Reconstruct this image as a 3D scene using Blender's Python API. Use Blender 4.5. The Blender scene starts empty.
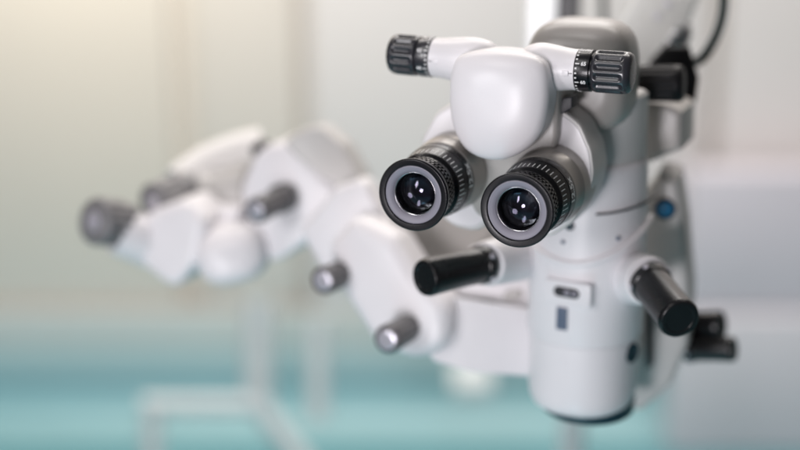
import bpy, bmesh, math, random
from mathutils import Vector, Matrix
random.seed(4)
S = bpy.context.scene
C = S.collection
PI = math.pi
R_ = math.radians
MM = 0.001

# ------------------------------------------------------------------ camera frame (design frame)
PITCH, YAW, FPX, DIST = R_(16), R_(-23), 1333.0, 800.0
CAM = Vector((0, 0, 1350.0))                       # mm
RX = Vector((1, 0, 0)); UP = Vector((0, math.sin(PITCH), math.cos(PITCH))); FW = Vector((0, math.cos(PITCH), -math.sin(PITCH)))
def ray(px, py): return FW + RX * ((px - 400) / FPX) - UP * ((py - 225) / FPX)
ORG = CAM + ray(464, 203) * DIST                   # world point between the two eyepieces
ROT = Matrix.Rotation(YAW, 3, 'Z')
def W(px, py, d): return CAM + ray(px, py) * d     # world mm, at distance d along the view
def P(px, py, d): return ROT.transposed() @ (W(px, py, d) - ORG)      # in the microscope's own frame
def LY(px, py, y):                                 # on the plane y = const of the microscope's frame
    d = ROT.transposed() @ ray(px, py); o = ROT.transposed() @ (CAM - ORG)
    return o + d * ((y - o.y) / d.y)
V = Vector

# ------------------------------------------------------------------ materials
def mat(name, col, rough=0.4, metal=0.0, spec=0.5, bump=0.0, bscale=900, var=0.04, coat=0.0, vscale=35.0):
    m = bpy.data.materials.new(name); m.use_nodes = True
    nt = m.node_tree; b = nt.nodes['Principled BSDF']
    tc = nt.nodes.new('ShaderNodeTexCoord')
    n = nt.nodes.new('ShaderNodeTexNoise'); n.inputs['Scale'].default_value = vscale; n.inputs['Detail'].default_value = 5
    nt.links.new(tc.outputs['Object'], n.inputs['Vector'])
    mx = nt.nodes.new('ShaderNodeMix'); mx.data_type = 'RGBA'
    mx.inputs[6].default_value = (*[c * (1 - var) for c in col], 1); mx.inputs[7].default_value = (*[min(1, c * (1 + var)) for c in col], 1)
    nt.links.new(n.outputs['Fac'], mx.inputs[0]); nt.links.new(mx.outputs[2], b.inputs['Base Color'])
    mr = nt.nodes.new('ShaderNodeMapRange'); mr.inputs[3].default_value = max(0.02, rough - 0.06); mr.inputs[4].default_value = rough + 0.06
    nt.links.new(n.outputs['Fac'], mr.inputs[0]); nt.links.new(mr.outputs[0], b.inputs['Roughness'])
    b.inputs['Metallic'].default_value = metal; b.inputs['Specular IOR Level'].default_value = spec
    b.inputs['Coat Weight'].default_value = coat; b.inputs['Coat Roughness'].default_value = 0.15
    if bump:
        n2 = nt.nodes.new('ShaderNodeTexNoise'); n2.inputs['Scale'].default_value = bscale; n2.inputs['Detail'].default_value = 3
        nt.links.new(tc.outputs['Object'], n2.inputs['Vector'])
        bp = nt.nodes.new('ShaderNodeBump'); bp.inputs['Strength'].default_value = bump; bp.inputs['Distance'].default_value = 0.0004
        nt.links.new(n2.outputs['Fac'], bp.inputs['Height']); nt.links.new(bp.outputs['Normal'], b.inputs['Normal'])
    return m
M = {}
M['white'] = mat('white_enamel', (0.77, 0.75, 0.77), 0.35, bump=0.11, bscale=1300, var=0.03)
M['warmwhite'] = mat('warm_white_enamel', (0.74, 0.72, 0.70), 0.38, bump=0.06, bscale=1500, var=0.02)
M['grey'] = mat('grey_enamel', (0.42, 0.40, 0.38), 0.36, bump=0.08, bscale=1300, var=0.03)
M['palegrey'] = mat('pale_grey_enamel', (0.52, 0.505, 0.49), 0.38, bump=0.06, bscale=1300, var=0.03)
M['taupe'] = mat('taupe_enamel', (0.33, 0.312, 0.295), 0.34, bump=0.06, bscale=1300, var=0.03)
M['shell'] = mat('greyed_shell_enamel', (0.60, 0.585, 0.575), 0.36, bump=0.06, bscale=1300, var=0.03)  # greyed to put shade into the housing sides; also used on the neck
M['matteblack'] = mat('matte_black', (0.004, 0.004, 0.005), 0.5, spec=0.2, bump=0.1, var=0.2)
M['pedestal'] = mat('pale_lilac_laminate', (0.60, 0.585, 0.62), 0.45, var=0.03, vscale=4)
M['endknob'] = mat('pale_grey_knob', (0.17, 0.165, 0.17), 0.34, bump=0.08, bscale=1500, var=0.1)
M['satin'] = mat('satin_metal', (0.34, 0.32, 0.30), 0.32, metal=0.5, bump=0.05, bscale=1700, var=0.03)
M['black'] = mat('black_anodised', (0.005, 0.005, 0.007), 0.27, spec=0.4, bump=0.10, bscale=1800, var=0.2)
M['knob'] = mat('dark_grey_knob', (0.024, 0.024, 0.030), 0.27, spec=0.7, metal=0.0, bump=0.05, bscale=1800, var=0.1)
M['rubber'] = mat('black_rubber', (0.006, 0.006, 0.007), 0.26, spec=0.45, bump=0.16, bscale=1100, var=0.3)
M['eyegrey'] = mat('lilac_grey_rubber', (0.25, 0.24, 0.285), 0.45, bump=0.10, bscale=1800, var=0.05)
M['ink'] = mat('white_ink', (0.80, 0.80, 0.80), 0.5, var=0.02)
M['dark'] = mat('dark_gap', (0.02, 0.02, 0.025), 0.5, var=0.1)
M['slate'] = mat('slate_blue_label', (0.10, 0.13, 0.19), 0.45, var=0.05)
M['blue'] = mat('blue_plastic', (0.02, 0.16, 0.32), 0.25, var=0.1)
M['navy'] = mat('dark_teal_ring', (0.008, 0.03, 0.045), 0.3, var=0.1)
M['chrome'] = mat('bright_metal', (0.60, 0.60, 0.62), 0.18, metal=1.0, var=0.02)
M['cap'] = mat('lilac_metal_cap', (0.58, 0.56, 0.62), 0.30, metal=0.5, var=0.03)
M['midknob'] = mat('mid_grey_knob', (0.10, 0.096, 0.10), 0.36, bump=0.08, bscale=1500, var=0.1)
M['cable'] = mat('green_black_cable', (0.004, 0.016, 0.015), 0.45, spec=0.25, var=0.1)
M['lensback'] = mat('dark_lens_coating', (0.004, 0.005, 0.009), 0.32, spec=0.25, coat=0.0, var=0.1)
g = bpy.data.materials.new('clear_glass'); g.use_nodes = True
gb = g.node_tree.nodes['Principled BSDF']; gb.inputs['Transmission Weight'].default_value = 1.0; gb.inputs['Roughness'].default_value = 0.0
gb.inputs['IOR'].default_value = 1.5; gb.inputs['Specular Tint'].default_value = (0.82, 0.76, 1.0, 1); gb.inputs['Base Color'].default_value = (0.86, 0.88, 0.95, 1)
M['glass'] = g

# ------------------------------------------------------------------ object helpers
def tag(o, label, cat, group=None):
    o['label'] = label; o['category'] = cat
    if group: o['group'] = group
    return o
def thing(name, label, cat, loc=(0, 0, 0), rz=0, group=None):
    o = bpy.data.objects.new(name, None); C.objects.link(o); o.empty_display_size = 0.05
    o.location = loc; o.rotation_euler = (0, 0, rz)
    return tag(o, label, cat, group)
def obj(name, bm, m, parent=None, label=None, sharp=35):
    bmesh.ops.remove_doubles(bm, verts=bm.verts, dist=0.0005)
    bmesh.ops.recalc_face_normals(bm, faces=bm.faces)
    bm.normal_update()
    for f in bm.faces: f.smooth = True
    for e in bm.edges:
        if len(e.link_faces) == 2 and e.calc_face_angle(0) > R_(sharp): e.smooth = False
    bmesh.ops.scale(bm, vec=(MM, MM, MM), verts=bm.verts)
    me = bpy.data.meshes.new(name); bm.to_mesh(me); bm.free()
    ms = m if isinstance(m, (list, tuple)) else [m]
    for k in ms: me.materials.append(M[k] if isinstance(k, str) else k)
    o = bpy.data.objects.new(name, me); C.objects.link(o)
    if parent: o.parent = parent
    if label: o['label'] = label
    return o
def struct(name, bm, m):
    o = obj(name, bm, m); o['kind'] = 'structure'; return o

def frame(o, d, up=V((0, 0, 1))):
    ez = V(d).normalized(); up = V(up)
    ex = (up - ez * up.dot(ez)).normalized(); ey = ez.cross(ex)
    return V(o), ex, ey, ez
def fillet(pts, closed=True, seg=5):
    """pts = (x, y, r): replaces each corner by an arc."""
    out = []; n = len(pts)
    for i, (x, y, r) in enumerate(pts):
        if r <= 0 or (not closed and i in (0, n - 1)): out.append((x, y)); continue
        p = V((x, y)); a = V(pts[i - 1][:2]) - p; b = V(pts[(i + 1) % n][:2]) - p
        la, lb = a.length, b.length; a.normalize(); b.normalize()
        half = math.acos(max(-1, min(1, a.dot(b)))) / 2
        if half > PI / 2 - 0.02: out.append((x, y)); continue
        t = min(r / math.tan(half), la * .49, lb * .49); r = t * math.tan(half)
        c = p + (a + b).normalized() * (r / math.sin(half))
        s, e = p + a * t - c, p + b * t - c
        a0 = math.atan2(s.y, s.x); a1 = math.atan2(e.y, e.x); da = (a1 - a0 + PI) % (2 * PI) - PI
        for k in range(seg + 1):
            q = a0 + da * k / seg; out.append((c.x + r * math.cos(q), c.y + r * math.sin(q)))
    return out
def lathe(bm, fr, prof, seg=72, rf=None, fil=True):
    """prof = (t, r[, corner radius]) revolved about the frame's z axis; fr = frame()."""
    o, ex, ey, ez = fr
    if fil: prof = fillet([(p[0], p[1], p[2] if len(p) > 2 else 0) for p in prof], closed=False, seg=4)
    rings = []
    for t, r in prof:
        if r < 1e-5: rings.append([bm.verts.new(o + ez * t)]); continue
        ring = []
        for i in range(seg):
            th = 2 * PI * i / seg; rr = rf(th, t, r) if rf else r
            ring.append(bm.verts.new(o + ez * t + (ex * math.cos(th) + ey * math.sin(th)) * rr))
        rings.append(ring)
    for a, b in zip(rings, rings[1:]):
        na, nb = len(a), len(b)
        for i in range(seg):
            j = (i + 1) % seg
            if na == 1 and nb == 1: break
            if na == 1: bm.faces.new((a[0], b[i], b[j]))
            elif nb == 1: bm.faces.new((a[i], a[j], b[0]))
            else: bm.faces.new((a[i], a[j], b[j], b[i]))
    return bm
def loft(bm, rings, cap0=True, cap1=True):
    vr = [[bm.verts.new(p) for p in r] for r in rings]
    n = len(vr[0])
    for a, b in zip(vr, vr[1:]):
        for i in range(n):
            j = (i + 1) % n; bm.faces.new((a[i], a[j], b[j], b[i]))
    if cap0: bm.faces.new(vr[0])
    if cap1: bm.faces.new(vr[-1])
    return bm
def sring(c, ux, uy, a, b, n=2.0, seg=48, ph=0.0):
    """superellipse ring"""
    out = []
    for i in range(seg):
        t = 2 * PI * i / seg + ph; ct, st = math.cos(t), math.sin(t)
        out.append(V(c) + V(ux) * (a * math.copysign(abs(ct) ** (2 / n), ct)) + V(uy) * (b * math.copysign(abs(st) ** (2 / n), st)))
    return out
def slab(bm, pts, off, bevel=2.0, seg=3):
    """pts: 3D outline, off: Vector to the far face; edges bevelled round."""
    a = [bm.verts.new(p) for p in pts]; b = [bm.verts.new(V(p) + V(off)) for p in pts]; n = len(a)
    fs = [bm.faces.new(a), bm.faces.new(b[::-1])]
    for i in range(n): fs.append(bm.faces.new((a[i], b[i], b[(i + 1) % n], a[(i + 1) % n])))
    bmesh.ops.recalc_face_normals(bm, faces=fs)
    if bevel:
        es = [e for f in fs[:2] for e in f.edges]
        bmesh.ops.bevel(bm, geom=es, offset=bevel, segments=seg, profile=0.5, affect='EDGES', clamp_overlap=True)
    return bm
def box(bm, c, s, ux=V((1, 0, 0)), uy=V((0, 1, 0)), uz=V((0, 0, 1)), bevel=0, seg=3):
    c = V(c); sx, sy, sz = [q / 2 for q in s]
    vs = [bm.verts.new(c + ux * (x * sx) + uy * (y * sy) + uz * (z * sz)) for x in (-1, 1) for y in (-1, 1) for z in (-1, 1)]
    fs = [bm.faces.new([vs[i] for i in q]) for q in ((0, 1, 3, 2), (4, 6, 7, 5), (0, 4, 5, 1), (2, 3, 7, 6), (0, 2, 6, 4), (1, 5, 7, 3))]
    bmesh.ops.recalc_face_normals(bm, faces=fs)
    if bevel:
        es = list({e for f in fs for e in f.edges})
        bmesh.ops.bevel(bm, geom=es, offset=bevel, segments=seg, profile=0.5, affect='EDGES', clamp_overlap=True)
    return bm
def smooth_path(pts, n=12):
    pts = [V(p) for p in pts]; out = []
    for i in range(len(pts) - 1):
        p0 = pts[max(0, i - 1)]; p1 = pts[i]; p2 = pts[i + 1]; p3 = pts[min(len(pts) - 1, i + 2)]
        for k in range(n):
            t = k / n
            out.append(0.5 * ((2 * p1) + (p2 - p0) * t + (2 * p0 - 5 * p1 + 4 * p2 - p3) * t * t + (3 * p1 - p0 - 3 * p2 + p3) * t ** 3))
    out.append(pts[-1]); return out
def tube(bm, pts, r, seg=14, n=12, smooth=True, flat=1.0):
    path = smooth_path(pts, n) if smooth else [V(p) for p in pts]
    up = V((0.13, 0.3, 1)).normalized(); rings = []
    for i, p in enumerate(path):
        d = (path[min(i + 1, len(path) - 1)] - path[max(i - 1, 0)]).normalized()
        ex = (up - d * up.dot(d)).normalized(); ey = d.cross(ex); up = ex
        rr = r(i / (len(path) - 1)) if callable(r) else r
        rings.append(sring(p, ex, ey, rr, rr * flat, 2, seg))
    return loft(bm, rings)
def nb(): return bmesh.new()

def text_points(s, size):
    cu = bpy.data.curves.new('lettering', 'FONT'); cu.body = s; cu.size = size; cu.align_x = 'CENTER'; cu.align_y = 'CENTER'; cu.resolution_u = 3; cu.offset = 0.035 * size
    o = bpy.data.objects.new('lettering', cu); C.objects.link(o)
    dg = bpy.context.evaluated_depsgraph_get(); me = bpy.data.meshes.new_from_object(o.evaluated_get(dg))
    vs = [v.co.copy() for v in me.vertices]; fs = [tuple(p.vertices) for p in me.polygons]
    bpy.data.objects.remove(o); bpy.data.curves.remove(cu); bpy.data.meshes.remove(me)
    return vs, fs
def wrap_text(bm, s, size, fr, t0, r, ang, along='axis', flip=1, cone=0.0):
    """lettering laid on a cylinder. along='axis': baseline along the axis; 'round': baseline round the barrel."""
    vs, fs = text_points(s, size); o, ex, ey, ez = fr; out = []
    for v in vs:
        if along == 'axis': t = t0 + flip * v.x; th = ang - flip * v.y / r
        else: t = t0 - v.y * flip; th = ang - flip * v.x / r
        rr = r + cone * (t - t0)
        out.append(bm.verts.new(o + ez * t + (ex * math.cos(th) + ey * math.sin(th)) * rr))
    for f in fs:
        try: bm.faces.new([out[i] for i in f])
        except ValueError: pass
def tick(bm, fr, t0, t1, r0, ang, w, r1=None, h=0.12):
    """a little bar on a barrel from t0 to t1"""
    o, ex, ey, ez = fr; r1 = r1 or r0; q = []
    for t, r in ((t0, r0), (t1, r1)):
        for s in (-1, 1):
            th = ang + s * w / 2 / r
            for k in (-0.2, h): q.append(bm.verts.new(o + ez * t + (ex * math.cos(th) + ey * math.sin(th)) * (r + k)))
    for f in ((0, 1, 3, 2), (4, 6, 7, 5), (0, 4, 5, 1), (2, 3, 7, 6), (0, 2, 6, 4), (1, 5, 7, 3)): bm.faces.new([q[i] for i in f])

def rib_fn(n, depth, ta, tb, duty=0.5, soft=1.6):
    def f(th, t, r):
        if t < ta or t > tb: return r
        e = min(1, (t - ta) / soft, (tb - t) / soft); e = max(0, e)
        ph = (th * n / (2 * PI)) % 1.0; x = abs(ph - 0.5) * 2           # 0 in the middle of a groove
        gq = (0.5 + 0.5 * math.cos(PI * min(1.0, x / (duty + 0.2)))) ** 0.8
        return r - depth * e * gq
    return f
def dense(prof, step=1.2):
    """adds rings along a profile so that grooves can start and stop"""
    out = []
    for a, b in zip(prof, prof[1:]):
        k = max(1, int(abs(b[0] - a[0]) / step))
        for i in range(k): out.append((a[0] + (b[0] - a[0]) * i / k, a[1] + (b[1] - a[1]) * i / k))
    out.append(prof[-1]); return out

# ================================================================== THE MICROSCOPE
ms = thing('surgical_microscope', 'white surgical microscope with twin black eyepieces and a second viewing head on a side arm', 'microscope', ORG * MM, YAW)

# ---- binocular head: bridge behind the cover
b = nb()
HX = 1.0
bridge_pts = [(-26, 62, 8), (-20, 76, 8), (24, 76, 8), (36, 66, 8), (36, 30, 6), (30, -6, 12), (16, -28, 10), (-16, -28, 10), (-30, -4, 12)]
slab(b, [V((x + HX, 66, z)) for x, z in fillet(bridge_pts)], V((0, 44, 0)), 3)
head = obj('binocular_head', b, 'grey', ms)

# ---- white cover shield
b = nb()
cpx = [(453, 64), (460, 55.5), (477, 51), (500, 51), (522, 54.5), (538, 60.5), (546, 70), (548.5, 90), (547, 112), (541, 133), (527, 149), (507, 158.5), (486, 158.5), (467, 149), (455, 130), (450, 106), (449.5, 82)]
c0 = [LY(px, py, 47) for px, py in cpx]
cl = smooth_path(c0[-2:] + c0 + c0[:3], 5); cl = cl[2 * 5:(2 + len(c0)) * 5]
cx, cz = sum(p.x for p in cl) / len(cl), sum(p.z for p in cl) / len(cl)
rings = []
ell = [V((cx + 47 * math.cos(math.atan2(p.z - cz, p.x - cx)), 0, cz + 47 * math.sin(math.atan2(p.z - cz, p.x - cx)))) for p in cl]
for s_, y in [(0.97, 72), (0.99, 55), (1.0, 50), (0.999, 48.6), (0.993, 47.3), (0.983, 46.3), (0.968, 45.3)] + [(q, 35.6 + 9.8 * q ** 3.6) for q in (0.93, 0.87, 0.8, 0.72, 0.63, 0.53, 0.43, 0.33, 0.23, 0.13, 0.04)]:
    kk = min(1, s_ / 0.97) ** 1.2; ring = []
    for p, e in zip(cl, ell):
        x, z = e.x * 0.72 + cx * 0.28, e.z * 0.72 + cz * 0.28
        x, z = x + (p.x - x) * kk, z + (p.z - z) * kk
        x, z = cx + (x - cx) * s_, cz + (z - cz) * s_
        ring.append(V((x, y + 2.2 * ((z - cz) / 40) * (1 if y < 60 else 0), z)))
    rings.append(ring)
loft(b, rings)
obj('front_cover', b, 'white', head, sharp=50)

# ---- side tubes that carry the two adjustment knobs
def KP(px, py, y): return LY(px, py, y)
yk = 72
axR0, axR1 = KP(514, 65.5, yk), KP(633.5, 73.5, yk)
axL0, axL1 = KP(504, 63.5, yk), KP(391.5, 53.5, yk)
def knob_side(a0, a1, side):
    d = (a1 - a0).normalized(); L = (a1 - a0).length
    fr = frame(a0, d)
    tb = L - (34.5 if side > 0 else 30.5)        # where white tube ends
    b = nb()
    if side > 0: prof = [(0, 0), (0, 0.5), (1.2, 5), (5, 10.2), (11, 14), (18, 15.4), (26, 14.6), (34, 13.3), (tb - 3, 12.75), (tb, 12.7), (tb, 0)]
    else: prof = [(0, 0), (0, 0.5), (1, 5), (5, 10), (11, 13.4), (20, 14.9), (30, 14.4), (tb - 6, 13.0), (tb, 12.6), (tb, 0)]
    # smooth the flare
    pf = smooth_path([V((p[0], p[1], 0)) for p in prof[1:-1]], 6); prof = [(prof[0][0], 0)] + [(q.x, q.y) for q in pf] + [(tb, 0)]
    lathe(b, fr, prof, 72, fil=False)
    t = obj('side_tube', b, 'white', ms, sharp=40)
    # seam line and index mark
    b = nb(); angv = R_(90) if side > 0 else R_(-90)
    angv += R_(2) * side
    tick(b, fr, tb - 21 if side > 0 else tb - 3, tb - 0.6, 13.75 if side > 0 else 12.65, angv, 0.45, 12.72)
    obj('seam_line', b, 'dark', t)
    b = nb()
    if side > 0: box(b, fr[0] + fr[3] * (tb - 5.0) + (fr[1] * math.cos(angv) + fr[2] * math.sin(angv)) * 13.0, (4.2, 0.9, 3.2), fr[3], (fr[1] * math.cos(angv) + fr[2] * math.sin(angv)), fr[3].cross(fr[1] * math.cos(angv) + fr[2] * math.sin(angv)), 0.3)
    else: box(b, fr[0] + fr[3] * (tb - 5.0) + (fr[1] * math.cos(angv) + fr[2] * math.sin(angv)) * 12.75, (4.0, 0.7, 3.0), fr[3], (fr[1] * math.cos(angv) + fr[2] * math.sin(angv)), fr[3].cross(fr[1] * math.cos(angv) + fr[2] * math.sin(angv)), 0.3)
    obj('index_mark', b, 'white', t)
    # scale ring
    rl = 9.4 if side > 0 else 9.0
    b = nb(); lathe(b, fr, [(tb - 1, 0), (tb - 1, 11), (tb + 0.3, 11.6), (tb + 0.3, 13.05, .4), (tb + rl, 12.95, .5), (tb + rl, 11.4), (tb + rl + 2, 11.2), (tb + rl + 2, 0)], 80)
    kn = nb()
    t0, t1 = tb + rl + 0.9, L
    RK = 13.1
    prof = [(t0, 0), (t0, 11.8), (t0 + 0.6, 12.6), (t0 + 2.2, 13.1), (t1 - 6, RK), (t1 - 3.2, RK - .35), (t1 - 1.4, RK - 1.3), (t1 - .4, RK - 2.9), (t1, RK - 5), (t1, 0)]
    lathe(kn, fr, dense(prof, 0.8), 13 * 18, rib_fn(13, 1.7, t0 + 2.0, t1 - 4.8, 0.66, 1.3), fil=False)
    ko = obj('adjustment_knob', kn, 'knob', ms, sharp=60)
    ro = obj('scale_ring', b, 'black' if side > 0 else 'knob', ko)
    b = nb()
    rr = 13.04
    base = R_(90) * side
    for k in range(-9, 10):
        big = (k % 4 == 2)
        an = base + side * (-R_(13) * k)
        tick(b, fr, tb + 0.9, tb + (3.5 if big else 2.1), rr, an, 0.75 if big else 0.95)
    for k, s in ((2, '65'), (-2, '60'), (6, '70'), (-6, '55')):
        an = base + side * (-R_(13) * k)
        wrap_text(b, s, 3.3, fr, tb + 6.1, rr + 0.06, an, 'axis', 1 if side > 0 else -1)
    obj('scale_marks', b, 'ink', ko)
    return fr
knob_side(axR0, axR1, 1)
knob_side(axL0, axL1, -1)

# ---- eyepieces in their housings
def eyepiece(x, z):
    fr = frame((x, 0, z), (0, 1, 0))
    e = nb()      # eyepiece body: black rings
    lathe(e, fr, [(6, 15), (6, 20.6, .8), (8, 20.2), (9, 19.6), (20.5, 19.8, .3), (21.5, 20.6), (23, 21.6, .5), (36, 22.9, .4), (36.3, 23.2, .2), (43.5, 23.6, .6), (43.5, 20), (43.5, 0)], 120)
    eo = obj('eyepiece', e, 'black', ms)
    # fine grip bumps round the dioptre ring
    b = nb()
    for row, (t0, ph) in enumerate(((10.2, 0), (13.4, .5), (16.6, 0))):
        for k in range(44):
            tick(b, fr, t0, t0 + 2.1, 19.65, 2 * PI * (k + ph) / 44, 1.5, h=0.55)
    obj('grip_ring', b, 'rubber', eo)
    # barrel
    b = nb(); lathe(b, fr, [(43, 0), (43, 23.0, .5), (45, 23.9, .6), (60, 24.5), (61, 25.0, .3), (76, 25.6), (84, 25.8), (84, 0)], 120)
    obj('barrel', b, 'satin', eo)
    # eyecup: black rim, grey face, bright inner lip
    b = nb(); lathe(b, fr, [(8, 14), (8, 20.8), (4.5, 22.2, .8), (1.0, 22.9, .8), (0, 22.1, .6), (0.2, 18.8, .3), (1.2, 18.2), (3, 18.0)], 120)
    obj('eyecup', b, 'black', eo)
    b = nb(); lathe(b, fr, [(2.5, 18.3), (1.15, 18.3, .3), (0.95, 17.6, .3), (1.5, 16.6), (1.6, 16.2), (2.6, 14.6), (3.8, 13.7), (6, 13.6)], 120)
    obj('face_ring', b, 'eyegrey', eo)
    b = nb(); lathe(b, fr, [(6.5, 13.8), (3.9, 13.7, .1), (3.65, 13.4, .15), (3.9, 13.1, .15), (6.5, 12.9)], 120)
    obj('bright_lip', b, 'chrome', eo)
    # dark stepped tube behind the front lens
    b = nb(); lathe(b, fr, [(4.6, 13.1), (6.0, 12.7), (13, 12.6), (13, 11.0), (16, 10.8), (16, 9.2), (20, 9.0), (20, 7.4), (26, 7.2)], 96)
    obj('inner_tube', b, 'black', eo)
    b = nb(); lathe(b, fr, [(23.5, 7.5), (22.6, 6), (22.0, 3), (21.8, 0)], 64)
    obj('inner_lens', b, 'lensback', eo)
    # front lens
    b = nb()
    rad, edge = 19.0, 12.55
    prof = [(11.6, 0), (11.5, edge * .6), (11.2, edge)]
    sag0 = rad - math.sqrt(rad * rad - edge * edge)
    for k in range(10, -1, -1):
        r = edge * k / 10; prof.append((10.4 - sag0 + (rad - math.sqrt(rad * rad - r * r)), r))
    lathe(b, fr, prof, 96, fil=False)
    obj('lens', b, 'glass', eo, sharp=60)
    # graduations on the sloped ring, magnification lettering on the last ring
    b = nb()
    for k in range(-20, 21):
        an = R_(8.0) * k + R_(20)
        big = k % 5 == 0
        tick(b, fr, 24.4, 33.0 if big else 30.2, 21.85, an, 0.66, 22.55 if big else 22.3, h=0.05)
    obj('graduation_marks', b, 'ink', eo)
    b = nb()
    wrap_text(b, '12.5x', 7.6, fr, 39.9, 23.52, R_(77), 'round', 1, cone=0.055)
    obj('magnification_lettering', b, 'ink', eo)
    return eo
eyepiece(-33.4, 1.3)
eyepiece(33.0, -1.4)
# housings (prism boxes the eyepieces swing on)
def housing(cx, sgn):
    hp = [LY(px, py, 102) for px, py in ((548, 106), (574, 103), (591, 116), (603, 142), (606.5, 165), (600, 190), (585, 212), (565, 225), (538, 226), (522, 205), (519, 150), (530, 118))]
    rr_ = (8, 12, 16, 22, 24, 22, 22, 18, 14, 14, 14, 10)
    pl = fillet([(cx + sgn * (p.x - 34.0), p.z, r) for p, r in zip(hp, rr_)], seg=6)
    c0 = V((cx, 0, sum(q[1] for q in pl) / len(pl))); b = nb(); rings = []
    for k, y in ((0.955, 73.0), (0.972, 73.2), (0.985, 74.2), (0.995, 76.0), (1.0, 78.5), (1.0, 103), (0.99, 105.5), (0.965, 107)):
        rings.append([V((c0.x + (x - c0.x) * k, y + (z - c0.z) * (0.10 if y < 90 else 0.03), c0.z + (z - c0.z) * k)) for x, z in pl])
    loft(b, rings)
    h = obj('eyepiece_housing', b, 'shell', ms, sharp=40)
    b = nb(); rings = []
    for k, y in ((0.93, 76.0), (0.93, 73.2), (0.926, 72.5), (0.915, 72.1)):
        rings.append([V((c0.x + (x - c0.x) * k, y + (z - c0.z) * 0.10, c0.z + (z - c0.z) * k)) for x, z in pl])
    loft(b, rings); obj('lit_front_plate', b, 'white', h, sharp=40)  # added plate, whiter than the housing to paint its front as lit
    return h
housing(-33.4, -1)
housing(34.0, 1)
# dark plate painted as shade in the gap under the right side tube
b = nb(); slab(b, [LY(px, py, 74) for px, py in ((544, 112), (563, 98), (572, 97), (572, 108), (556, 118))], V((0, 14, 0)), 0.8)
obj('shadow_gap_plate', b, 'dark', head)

# ---- beam head behind: large rounded grey block
def blob(bm, rows, n=2.6, seg=56):
    loft(bm, [sring(V(c), V((1, 0, 0)), V((0, 0, 1)), a, bb, n, seg) for c, a, bb in rows])
b = nb()
bc = LY(579, 76, 122)
blob(b, [((bc.x + dx, y, bc.z + dz), a, h) for y, a, h, dx, dz in ((104, 20, 20, 0, 0), (105, 26, 26, 0, 0), (108, 30.5, 31.5, 0, 0), (113, 33.5, 35, 0, 0), (120, 35, 36.5, 0, 0), (134, 35.5, 37, 0, 0), (143, 35, 36.5, 0, 0), (148, 33, 34.5, 0, 0), (150, 30, 31, 0, 0))], 3.4, 64)
obj('beam_block', b, 'taupe', ms, sharp=60)
b = nb()
slab(b, [LY(px, py, 205) for px, py in ((600, 100), (640, 100), (668, 104), (682, 112), (681, 150), (636, 168), (590, 165))], V((0, 50, 0)), 5)
obj('side_block', b, 'grey', ms)

# ---- neck and lower body
BX, BY = 36.0, 158.0
def stadium(cx, cy, rx, ryf, yb, z, seg=20, rb=10):
    """front half ellipse then straight sides to the back with round corners"""
    out = []
    for i in range(seg + 1):
        a = PI + PI * i / seg
        out.append(V((cx + rx * math.copysign(abs(math.cos(a)) ** 0.86, math.cos(a)), cy + ryf * math.sin(a), z)))
    for i in range(7):
        a = PI / 2 * i / 6; out.append(V((cx + rx - rb + rb * math.cos(a), yb - rb + rb * math.sin(a), z)))
    for i in range(7):
        a = PI / 2 + PI / 2 * i / 6; out.append(V((cx - rx + rb + rb * math.cos(a), yb - rb + rb * math.sin(a), z)))
    return out
def column(bm, zs, cx=BX, cy=BY, yb=172):
    loft(bm, [stadium(cx, cy, rx, ry, yb - (40 - rx), z) for z, rx, ry in zs])
b = nb()
column(b, [(-72, 40.4, 43.4), (-60, 40.3, 43.3), (-40, 39.9, 42.9), (-6, 39.0, 42), (-2, 38.4, 41.4), (0, 37.2, 40)])
body = obj('upper_body', b, 'white', ms)
b = nb(); column(b, [(-0.4, 36.5, 39.5), (4, 36.5, 39.5), (44, 36, 38), (46, 34, 36)], yb=178)
obj('neck', b, 'shell', ms)
b = nb(); column(b, [(-128, 40, 43), (-126.5, 40.6, 43.6), (-72.0, 40.4, 43.4)])
lower = obj('lower_body', b, 'white', ms)
b = nb(); column(b, [(-184, 28, 31), (-183, 33, 36), (-180.5, 36.2, 39.2), (-176, 38, 41), (-169, 38.8, 41.8), (-129.5, 39.2, 42.2), (-128.4, 38.4, 41.4)])
obj('lens_housing', b, 'white', ms)
b = nb(); lathe(b, frame((BX + 4, BY + 2, -181), (0, 0, -1), (0, 1, 0)), [(0, 0), (0, 34), (8.5, 33.5, 1), (10.5, 31, 1), (10.5, 26), (4, 25), (4, 0)], 72)
ol = obj('objective_ring', b, 'navy', ms)
b = nb(); lathe(b, frame((BX, BY, -188), (0, 0, -1), (0, 1, 0)), [(0, 25), (1.5, 14), (2, 0)], 48); obj('objective_lens', b, 'lensback', ol)
# curved white lip sweeping round the body
def surf(px, py, push=0.5):
    """point on the front of the body seen at a pixel: march along the ray in the microscope frame"""
    o = ROT.transposed() @ (CAM - ORG); d = (ROT.transposed() @ ray(px, py)).normalized()
    t = 500.0
    for _ in range(4000):
        p = o + d * t
        yy = p.y - BY; xx = p.x - BX
        if p.y < BY: ins = (abs(xx) / (40.6 + push)) ** 2.3 + (abs(yy) / (43.6 + push)) ** 2.1 < 1
        else: ins = abs(xx) < 40.6 + push
        if ins: return p
        t += 0.25
    return p
def surf2(px, py, push=0.5):
    return surf(px, py, push)
b = nb(); tube(b, [surf2(*q) for q in ((532, 243), (538, 250), (550, 258), (566, 263.5), (583, 264), (600, 260), (617, 252), (632, 241), (644, 229), (652, 216))], lambda u: 2.6 - 0.9 * abs(u - .6), 12, 8, flat=0.8)
obj('curved_lip', b, 'white', body)
b = nb()
tube(b, [surf2(px, py, 0.1) for px, py in ((596, 214.5), (612, 213), (628, 209.5), (643, 204), (656, 196))], 0.75, 8, 6); obj('seam_line', b, 'dark', body)
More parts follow.
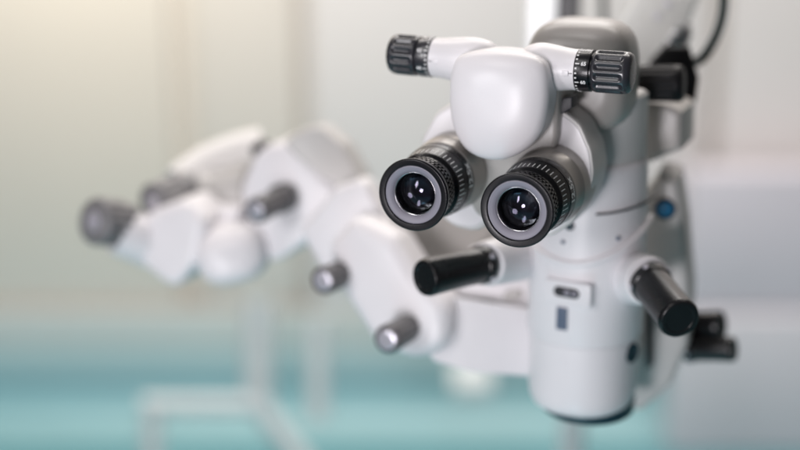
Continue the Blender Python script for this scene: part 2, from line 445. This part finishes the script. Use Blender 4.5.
for px, py in ((563, 242), (618, 238.5)):
    p = surf2(px, py, -0.1); q = (p - V((BX, BY + 20, p.z))).normalized()
    b = nb(); lathe(b, frame(p, q), [(-1, 0), (-1, 1.5), (0.8, 1.4, .3), (0.8, 0)], 16)
    obj('body_screw', b, 'slate', body)
b = nb(); p = surf2(570, 226, 0); lathe(b, frame(p, (p - V((BX, BY + 20, p.z))).normalized()), [(-1, 0), (-1, 3.2), (1.2, 3.0, .4), (1.2, 0)], 20); obj('dark_button', b, 'navy', body)
# slot panel: white raised plate with dark oval slot, strip below
pc = surf2(569, 293, 0); nrm = V((pc.x - BX, (pc.y - BY) * 1.0, 0)).normalized(); nrm = V((-0.12, -1, 0)).normalized()
tx = V((-nrm.y, nrm.x, 0)); tz = V((0, 0, 1))
b = nb(); o2 = fillet([(-17, 9, 2), (17, 9, 2), (17, -8, 2), (-17, -8, 2)])
slab(b, [pc + nrm * 3.2 + tx * x + tz * z for x, z in o2], -nrm * 11, 1.0)
sp = obj('slot_panel', b, 'white', lower)
b = nb(); o3 = fillet([(-9.5, 3.7, 3.6), (9.5, 3.7, 3.6), (9.5, -3.7, 3.6), (-9.5, -3.7, 3.6)], seg=6)
slab(b, [pc + nrm * 3.5 + tx * (x - .5) + tz * (z + 1.2) for x, z in o3], -nrm * 2, 0.2)
obj('slot_opening', b, 'dark', sp)
b = nb()
for xx, rr in ((-0.2, 2.1), (5.2, 1.9)): lathe(b, frame(pc + nrm * 3.4 + tx * xx + tz * 1.1, nrm), [(0, 0), (0, rr), (0.6, rr, .2), (0.9, rr * .6), (0.9, 0)], 24)
obj('slider_stud', b, 'eyegrey', sp)
pc2 = surf2(562, 318.5, 0); b = nb()
o4 = fillet([(-4, 8.2, .8), (4, 8.2, .8), (4, -8.2, .8), (-4, -8.2, .8)])
slab(b, [pc2 + nrm * 1.0 + tx * x + tz * z for x, z in o4], -nrm * 4, 0.3); obj('label_strip', b, 'slate', lower)
# dark port low on the right of the lens housing
b = nb(); p = surf2(632, 353, -1.2); q = V((0.93, -0.36, 0))
lathe(b, frame(p, q), [(-3, 0), (-3, 7.5), (1.0, 7.2, .5), (1.0, 5.6), (0, 5), (0, 0)], 32); obj('side_port', b, 'navy', lower)

# ---- flank on the right: tall grey side panel with a blue button
b = nb()
fl = [LY(px, py, 215) for px, py in ((640, 200), (658, 176), (677, 181), (685, 230), (690, 300), (688, 346), (672, 386), (642, 412), (600, 412), (600, 200))]
slab(b, fl, V((-6, 55, 0)), 6, 4)
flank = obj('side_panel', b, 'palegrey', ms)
b = nb(); lathe(b, frame(LY(665, 209, 213.6), (0.25, -1, 0)), [(-2, 0), (-2, 8.0), (1.4, 8.0, .6), (1.4, 6.8), (0.6, 6.5), (0.6, 0)], 40)
bb = obj('button_ring', b, 'black', flank)
b = nb(); lathe(b, frame(LY(665, 209, 213.6), (0.25, -1, 0)), [(0, 0), (0, 6.3), (1.6, 5.8, .6), (2.2, 0)], 40); obj('blue_button', b, 'blue', bb)
b = nb(); slab(b, [LY(px, py, 208) for px, py in ((645, 292), (650, 292), (651, 366), (646, 370))], V((0, 10, 0)), 1); obj('dark_recess', b, 'dark', flank)

# ---- handles
def handle(a, e, r, collar=None, label=None, cr=None, m='rubber'):
    d = (V(e) - V(a)); L = d.length; fr = frame(a, d)
    b = nb()
    lathe(b, fr, [(0, 0), (0, r * .9), (1.0, r * 1.04, .5), (7, r * 1.04, 1), (7.6, r * .97), (L * .55, r * .95), (L - 3, r, 1.5), (L, r * .93, 1.2), (L, r * .70), (L - .6, r * .66), (L - .6, 0)], 64)
    h = obj('handle', b, m, ms, label)
    b = nb()
    for k in range(5):
        an = 2 * PI * k / 5 + 0.4
        p = fr[0] + fr[3] * 3.8 + (fr[1] * math.cos(an) + fr[2] * math.sin(an)) * r * 1.0
        lathe(b, frame(p, fr[1] * math.cos(an) + fr[2] * math.sin(an)), [(0, 0), (0, 2.1), (1.5, 1.7, .7), (1.8, 0)], 16)
    obj('stud', b, 'cap', h)
    if collar:
        c0, cr0, cr1 = collar
        b = nb(); dd = (V(a) - V(c0)); lathe(b, frame(c0, dd), [(-8, 0), (-8, cr0), (dd.length * .6, (cr0 * .4 + cr1 * .6)), (dd.length - 2, cr1, 1), (dd.length + 1, cr1 * .95, 1.2), (dd.length + 1, 0)], 64)
        obj('collar', b, 'white', h)
    return h
handle(P(649, 281, 893), P(680, 320, 848), 13.8, (P(628, 277, 935), 18.5, 17))
handle(P(486, 264, 915), P(424, 278.0, 880), 12.8, (P(512, 258, 945), 17.5, 15.5))
handle(P(685, 325, 1040), P(722, 325, 1022), 11.5, m='rubber')
handle(P(685, 349, 1030), P(735, 349, 1010), 9.8, m='rubber')

# ---- rear bracket, cable box and rear knob
b = nb()
slab(b, [P(px, py, 1060) for px, py in ((600, 60), (640, -14), (704, -14), (690, 20), (668, 64), (640, 80))], (P(640, 40, 1090) - P(640, 40, 1060)), 3)
br = obj('rear_bracket', b, 'palegrey', ms)
n_ = (ROT.transposed() @ -FW)
for px, py in ((657.5, 16.5), (667.5, 5)):
    b = nb(); lathe(b, frame(P(px, py, 1061), n_), [(-1, 0), (-1, 3.2), (1.6, 3.0, .8), (2.0, 0)], 24); obj('screw', b, 'cap', br)
b = nb()
slab(b, [P(px, py, 1000) for px, py in ((650, 62), (664, 46), (690, 46), (699, 78), (696, 100), (684, 128), (660, 160), (640, 120))], (P(640, 40, 1085) - P(640, 40, 1040)), 3)
obj('cable_box', b, 'matteblack', ms)
for (px, py, r, m) in ((676, 36, 5, 'chrome'), (670, 43, 4, 'chrome'), (684, 34, 6, 'midknob')):
    b = nb(); lathe(b, frame(P(px, py, 1048), ROT.transposed() @ V((0.3, -0.4, 1))), [(-14, 0), (-14, r), (2, r, .6), (3, r * .6, .5), (8, r * .55), (8, 0)], 24); obj('cable_connector', b, m, ms)
b = nb(); a, e = P(622, 83.5, 940), P(684, 83.5, 925); fr = frame(a, e - a); L = (e - a).length
lathe(b, fr, dense([(0, 0), (0, 11.5), (1, 12.4), (L - 4, 13.0), (L - 1.5, 12.3), (L, 10.5), (L, 0)], 1.2), 14 * 12, rib_fn(14, 1.0, 6, L - 5, 0.6, 1.5), fil=False)
obj('rear_knob', b, 'matteblack', ms, sharp=60)

# ---- side arm to the second viewing head
b = nb()
slab(b, [P(px, py, 985) for px, py in fillet([(425, 302, 6), (450, 296, 8), (548, 312, 2), (548, 378, 2), (470, 372, 20), (430, 360, 10)], seg=4)], P(530, 330, 1040) - P(530, 330, 985), 5, 4)
obj('side_arm', b, 'white', ms)
b = nb()
slab(b, [P(px, py, 1045) for px, py in fillet([(386, 226, 14), (398, 206, 14), (470, 200, 6), (530, 204, 2), (530, 312, 2), (450, 304, 12), (418, 292, 16), (398, 262, 20)], seg=5)], P(530, 250, 1085) - P(530, 250, 1045), 6, 4)
obj('arm_joint', b, 'taupe', ms)
b = nb()
slab(b, [P(px, py, 1000) for px, py in fillet([(472, 246, 4), (548, 246, 2), (548, 318, 2), (490, 300, 6), (455, 296, 4), (462, 270, 4)], seg=4)], P(530, 330, 1040) - P(530, 330, 1000), 4, 4)
br2 = obj('arm_bracket', b, 'white', ms)
b = nb(); loft(b, [sring(P(513, 295, 999 - k), ROT.transposed() @ V((1, 0, 0.1)), ROT.transposed() @ UP, 7 - k * .8, 3.6 - k * .7, 2.4, 28) for k in (-2, 0, 1.2, 1.8)]); obj('cover_cap', b, 'palegrey', br2)
# first link (lower)
def plate(name, pts, d0, d1, shift, m, bev, par=ms):
    b = nb()
    f = [P(px, py, d0 + (d1 - d0) * k) for px, py, k in pts]
    slab(b, f, shift, bev, 5)
    return obj(name, b, m, par)
def pf(pts, seg=5):
    """fillet in picture units, third value of each corner = radius, fourth = depth fraction (linear in px)"""
    return [(x, y, (440 - x) / 200) for x, y in fillet(pts, seg=seg)]
plate('lower_link', pf([(324, 246, 20), (352, 214, 14), (394, 236, 24), (416, 272, 30), (448, 306, 28), (447, 350, 26), (412, 362, 34), (372, 344, 24), (338, 290, 30)]), 968, 1040, P(430, 262, 1035) - P(410, 270, 990), 'white', 15)
plate('link_sleeve', pf([(334, 188, 8), (364, 178, 12), (395, 236, 10), (372, 276, 10), (338, 292, 12), (318, 266, 12), (298, 230, 12)]), 1005, 1070, P(350, 190, 1095) - P(340, 196, 1040), 'white', 15)
# upper link
plate('upper_link', pf([(238, 190, 22), (256, 148, 26), (286, 142, 20), (330, 186, 12), (345, 214, 10), (312, 238, 10), (284, 258, 14), (268, 266, 10), (246, 226, 14)]), 1030, 1100, P(322, 156, 1130) - P(287, 172, 1085), 'white', 15)
plate('link_cap', pf([(281, 143, 6), (300, 130, 8), (318, 124, 14), (343, 144, 10), (366, 184, 8), (334, 196, 6)]), 1062, 1085, P(322, 156, 1140) - P(310, 160, 1095), 'palegrey', 9)
# its three knobs
def small_knob(tip, foot, r, par=ms):
    d = V(tip) - V(foot); L = d.length; fr = frame(foot, d)
    b = nb(); lathe(b, fr, dense([(-6, 0), (-6, r * 1.12), (2, r * 1.12), (3.5, r * .92), (L - 2.5, r), (L - .8, r * .95), (L, r * .8), (L, 0)], 1.0), 12 * 12, rib_fn(12, r * .07, 4, L - 3, .6, 1), fil=False)
    k = obj('clamp_knob', b, 'midknob', par, sharp=50)
    b = nb(); lathe(b, fr, [(L - 1, 0), (L - 1, r * .70), (L + .4, r * .68, .3), (L + .9, r * .5, .6), (L + 1.0, 0)], 48); obj('knob_cap', b, 'cap', k)
    return k
small_knob(P(255.5, 211, 1045), P(281, 199, 1075), 10.6)
small_knob(P(322.5, 281, 985), P(351, 270, 1020), 10.8)
small_knob(P(386.5, 340, 950), P(412, 326, 985), 10.8)
# second viewing head
b = nb()
c = P(233, 250, 1105); ux = ROT.transposed() @ V((1, 0, 0)); uy = ROT.transposed() @ UP; uz = ROT.transposed() @ -FW
ring = []
for k, (s, zz) in enumerate(((0.3, 30), (0.55, 28.5), (0.78, 25), (0.92, 19), (1, 10), (1.0, -4), (0.97, -16), (0.9, -30), (0.8, -44))):
    ring.append(sring(c + uz * zz + ux * (-0.28 * zz) * -.25 + uy * (-.25 * zz), (ux * .96 + uy * .22), (uy * .96 - ux * .22), 31 * s, 25 * s, 2.5, 48))
loft(b, ring); obj('rounded_cover', b, 'white', ms, sharp=50)
plate('wedge_housing', pf([(148, 212, 16), (186, 197, 20), (208, 222, 16), (198, 262, 24), (174, 293, 13), (136, 264, 22), (131, 236, 14)], 8), 1000, 1070, P(215, 214, 1175) - P(190, 226, 1120), 'white', 15)
b = nb(); a, e = P(165, 238, 1130), P(118, 232, 1110)
tube(b, [P(176, 248, 1135), P(150, 241, 1122), P(118, 230, 1108)], lambda u: 24 - 4 * u, 40, 8); obj('side_tube', b, 'white', ms, sharp=50)
def big_knob(foot, tip, r):
    d = V(tip) - V(foot); L = d.length; fr = frame(foot, d)
    b = nb(); lathe(b, fr, dense([(-4, 0), (-4, r * .92), (6, r * .95), (7, r), (L - 4, r * 1.02), (L - 1.5, r * .95), (L, r * .78), (L, 0)], 1.0), 14 * 12, rib_fn(14, r * .09, 9, L - 4, .6, 1.2), fil=False)
    k = obj('adjustment_knob', b, 'endknob', ms, sharp=55)
    b = nb(); lathe(b, fr, [(L - 1, 0), (L - 1, r * .45), (L + .5, r * .4, .4), (L + 1.2, 0)], 40); obj('knob_cap', b, 'cap', k)
big_knob(P(124, 224, 1112), P(93, 221, 1085), 19.5)
big_knob(P(183, 190, 1150), P(152, 203, 1120), 16.0)
b = nb(); tube(b, [P(178, 186, 1160), P(205, 168, 1175), P(238, 156, 1185), P(262, 152, 1190)], lambda u: 17 + 5 * u, 32, 8); obj('back_tube', b, 'warmwhite', ms)
b = nb(); tube(b, [P(190, 190, 1170), P(215, 200, 1165), P(240, 196, 1150), P(262, 190, 1130)], 24, 32, 8); obj('bridge_tube', b, 'palegrey', ms)
b = nb(); tube(b, [P(196, 216, 1130), P(222, 220, 1125), P(248, 222, 1110)], 15, 28, 8); obj('front_bridge', b, 'white', ms)
b = nb(); a, e = P(262, 148, 1130), P(272, 138, 1150); lathe(b, frame(a, e - a), [(-8, 0), (-8, 7), (5, 7, 1), (5, 0)], 32); obj('pivot_pin', b, 'dark', ms)

# ================================================================== THE SURROUNDINGS
def wbox(bm, x0, x1, y0, y1, z0, z1, bevel=0): return box(bm, ((x0 + x1) / 2, (y0 + y1) / 2, (z0 + z1) / 2), (x1 - x0, y1 - y0, z1 - z0), bevel=bevel)
M['wall'] = mat('painted_wall', (0.66, 0.605, 0.54), 0.55, var=0.03, vscale=2.5, bump=0.05, bscale=120)
M['panel'] = mat('painted_panel', (0.65, 0.60, 0.55), 0.5, var=0.03, vscale=2.5)
M['lightpanel'] = mat('light_wall_panel', (0.68, 0.645, 0.635), 0.5, var=0.03, vscale=2.5)
M['standpaint'] = mat('grey_stand_paint', (0.54, 0.60, 0.61), 0.45, var=0.03)
M['floor'] = mat('teal_vinyl_floor', (0.115, 0.30, 0.335), 0.45, var=0.08, vscale=6)
M['lilac'] = mat('lilac_grey_laminate', (0.56, 0.535, 0.58), 0.45, var=0.03, vscale=4)
M['whitepaint'] = mat('white_powder_coat', (0.86, 0.85, 0.86), 0.4, var=0.02)
M['tealwall'] = mat('teal_wall_paint', (0.18, 0.36, 0.38), 0.5, var=0.04, vscale=2.5)

WY = 3000
b = nb(); wbox(b, -6000, 6000, -1500, 6000, -60, 0); struct('floor', b, 'floor')
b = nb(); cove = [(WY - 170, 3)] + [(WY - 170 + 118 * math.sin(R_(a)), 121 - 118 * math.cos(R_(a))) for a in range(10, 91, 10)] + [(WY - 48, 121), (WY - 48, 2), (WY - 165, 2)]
loft(b, [[V((x, y, z)) for y, z in cove] for x in (-3900, 3900)]); M['fadecove'] = mat('teal_cove_fade_paint', (0.24, 0.42, 0.445), 0.45, var=0.05, vscale=6); struct('teal_fade_cove', b, 'fadecove')  # added cove, coloured as the lowest step of the teal light fade
M['fadeupper'] = mat('pale_teal_fade_paint', (0.54, 0.555, 0.53), 0.5, var=0.03, vscale=2.5)
b = nb(); wbox(b, -3950, 3950, WY - 60, WY - 46, 197, 300, 4); struct('teal_fade_upper', b, 'fadeupper')  # added strip, upper step of the teal light fade put into paint
M['fademid'] = mat('teal_grey_fade_paint', (0.35, 0.475, 0.485), 0.5, var=0.03, vscale=2.5)
b = nb(); wbox(b, -3950, 3950, WY - 62, WY - 46, 121.5, 196, 4); struct('teal_fade_mid', b, 'fademid')  # added strip, middle step of the painted teal light fade
b = nb(); wbox(b, -4000, 4000, WY, WY + 100, 0, 3200); struct('wall', b, 'wall')
def wall_panel(px0, px1, m, t=30, z1=2600):
    a = (px0 - 400) / FPX * 3080; c_ = (px1 - 400) / FPX * 3080
    b = nb(); wbox(b, a, c_, WY - t, WY - 2, 90, z1, 6); struct('wall_panel', b, m)
wall_panel(-700, 178, 'wall'); wall_panel(200, 300, 'panel'); wall_panel(313, 700, 'lightpanel', 45); wall_panel(712, 1500, 'lightpanel', 45)

# column above / behind
col = thing('suspension_column', 'white square column rising out of frame behind the binocular head', 'column', W(540, 60, 1180) * MM)
def inw(o, bm):          # world-mm mesh into the local frame of an unrotated thing
    bmesh.ops.translate(bm, verts=bm.verts, vec=-V(o.location) / MM); return bm
def wslab(px0, px1, py0, py1, d, depth, bevel=3):
    bm = nb(); pts = [W(px0, py1, d), W(px1, py1, d)]
    a, c_ = pts; top = W(px0, py0, d).z; 
    wbox(bm, a.x, c_.x, a.y, a.y + depth, a.z, top, bevel); return bm
b = wslab(527, 556, -60, 90, 1180, 40, 4); obj('column_body', inw(col, b), 'whitepaint', col)
b = wslab(556.6, 578, -60, 90, 1186, 30, 2); obj('dark_rail', inw(col, b), 'midknob', col)

# cables
o = nb(); tube(o, [W(722, -20, 1030), W(724, 0, 1030), W(721, 22, 1030), W(713, 42, 1030), W(702, 58, 1035), W(690, 64, 1045)], 3.9, 12, 8)
tag(obj('cable', o, 'cable'), 'dark green cable curving in a loop behind the rear bracket at upper right', 'cable')
o = nb(); tube(o, [W(603, -20, 1250), W(603.5, 8, 1250), W(604, 40, 1250)], 3.4, 10, 6)
tag(obj('cable', o, 'cable'), 'short straight dark cable hanging behind the grey beam block', 'cable')

# cabinet at right
cab = thing('cabinet', 'blurred lilac grey cabinet behind the right flank of the microscope', 'cabinet', W(760, 400, 2900) * MM)
p0 = W(692, 172, 2900); p1 = W(900, 325, 2900)
b = nb(); wbox(b, p0.x, p1.x + 300, p0.y, p0.y + 90, p1.z, p0.z, 10); obj('cabinet_body', inw(cab, b), 'lilac', cab)
b = nb(); wbox(b, p0.x - 20, p1.x + 300, p0.y - 20, p0.y + 90, 0, p1.z - 4, 10); obj('pedestal', inw(cab, b), 'pedestal', cab)

# instrument stand (white tubular frame)
st = thing('instrument_stand', 'blurred white tubular stand below the second viewing head', 'stand', W(220, 470, 2200) * MM)
def pipe(name, pts, d, r, m='standpaint'):
    b = nb(); tube(b, [W(px, py, d) for px, py in pts], r, 14, 6, smooth=False); obj(name, inw(st, b), m, st)
pipe('crossbar', [(143, 405), (262, 405)], 2200, 16)
pipe('leg', [(152, 405), (152, 620)], 2200, 16)
pipe('leg', [(256, 400), (345, 520)], 2200, 18)
pipe('post', [(258, 300), (258, 402)], 2210, 24)
pipe('post', [(318, 320), (318, 420)], 2300, 18)
# floor pole below the microscope
pole = thing('floor_pole', 'pale upright pole seen under the microscope body', 'pole', W(573, 480, 1700) * MM)
b = nb(); p = W(573, 405, 1700); lathe(b, frame((p.x, p.y, 0), (0, 0, 1), (0, 1, 0)), [(0, 0), (0, 140, 5), (25, 130, 5), (40, 17), (p.z, 16), (p.z, 0)], 40); obj('pole_tube', inw(pole, b), 'standpaint', pole)
bx = thing('pale_reflection_box', 'small blurred pale box standing in for a reflection below the side arm', 'box', W(474, 400, 2500) * MM)  # box added in place of a pale rectangular reflection
b = wslab(452, 494, 382, 400, 2500, 120, 8); obj('box_body', inw(bx, b), 'standpaint', bx)

# ------------------------------------------------------------------ camera
cd = bpy.data.cameras.new('camera'); cam = bpy.data.objects.new('camera', cd); C.objects.link(cam)
cam.location = CAM * MM; cam.rotation_euler = (PI / 2 - PITCH, 0, 0)
cd.sensor_width = 36; cd.lens = 36 * FPX / 800; cd.clip_start = 0.01; cd.clip_end = 100
cd.dof.use_dof = True; cd.dof.focus_distance = 0.800; cd.dof.aperture_fstop = 1.95; cd.dof.aperture_blades = 0
S.camera = cam

# ------------------------------------------------------------------ light
w = bpy.data.worlds.new('World'); S.world = w; w.use_nodes = True
bg = w.node_tree.nodes['Background']; bg.inputs['Color'].default_value = (0.98, 0.97, 1.0, 1); bg.inputs['Strength'].default_value = 0.10
def area(name, loc, target, sx, sy, power, col):
    l = bpy.data.lights.new(name, 'AREA'); l.shape = 'RECTANGLE' if sx > 1 else 'ELLIPSE'; l.size = sx; l.size_y = sy; l.energy = power; l.color = col
    o = bpy.data.objects.new(name, l); C.objects.link(o); o.location = loc
    o.rotation_euler = (V(target) - V(loc)).to_track_quat('-Z', 'Y').to_euler(); return o
T = ORG * MM
sl = bpy.data.lights.new('column_fill', 'SPOT'); sl.energy = 26; sl.spot_size = R_(24); sl.spot_blend = 0.6; sl.shadow_soft_size = 0.05  # added fill spot that brightens the column, no lamp known there
so = bpy.data.objects.new('column_fill', sl); C.objects.link(so); so.location = (-0.15, 0.5, 1.75)
so.rotation_euler = (V((0.115, 1.13, 1.285)) - so.location).to_track_quat('-Z', 'Y').to_euler()
area('low_teal_fill', (-0.15, 0.35, 0.35), (0.08, 0.9, 1.0), 0.3, 0.3, 0.6, (0.35, 0.85, 1.0))  # added teal fill, tints the body from below like floor bounce
area('ceiling_lamp', (-0.45, 0.3, 2.2), T, 0.5, 0.4, 3.0, (1.0, 0.98, 0.96))
area('front_lamp', (-0.90, -1.30, 0.98), (T.x, T.y + 0.1, T.z - 0.08), 0.5, 0.5, 29, (1.0, 0.955, 1.0))
area('side_lamp', (-0.95, -0.15, 1.55), T, 0.2, 0.6, 6.0, (1.0, 0.98, 1.0))
area('back_lamp', (0.25, 1.75, 1.85), (-0.05, 0.9, 1.15), 0.5, 0.35, 2.4, (1.0, 0.99, 0.98))
area('room_lamp', (0.2, 1.9, 2.9), (0.2, 3.0, 1.4), 2.5, 0.4, 82, (1.0, 0.94, 0.895))
area('teal_fade_fill', (-0.8, 2.5, 0.03), (-0.8, 3.0, 0.10), 1.8, 0.2, 0.95, (0.14, 0.74, 0.95))  # added unseen fill, makes the teal fade on the lower wall
area('wall_lamp', (-0.72, 2.45, 1.65), (-0.68, 3.0, 0.95), 0.25, 0.25, 5, (1.0, 0.93, 0.74))
S.view_settings.view_transform = 'Standard'; S.view_settings.look = 'None'; S.view_settings.exposure = 0
S.render.engine = 'CYCLES'; S.cycles.use_denoising = True; S.cycles.max_bounces = 10; S.cycles.sample_clamp_indirect = 8
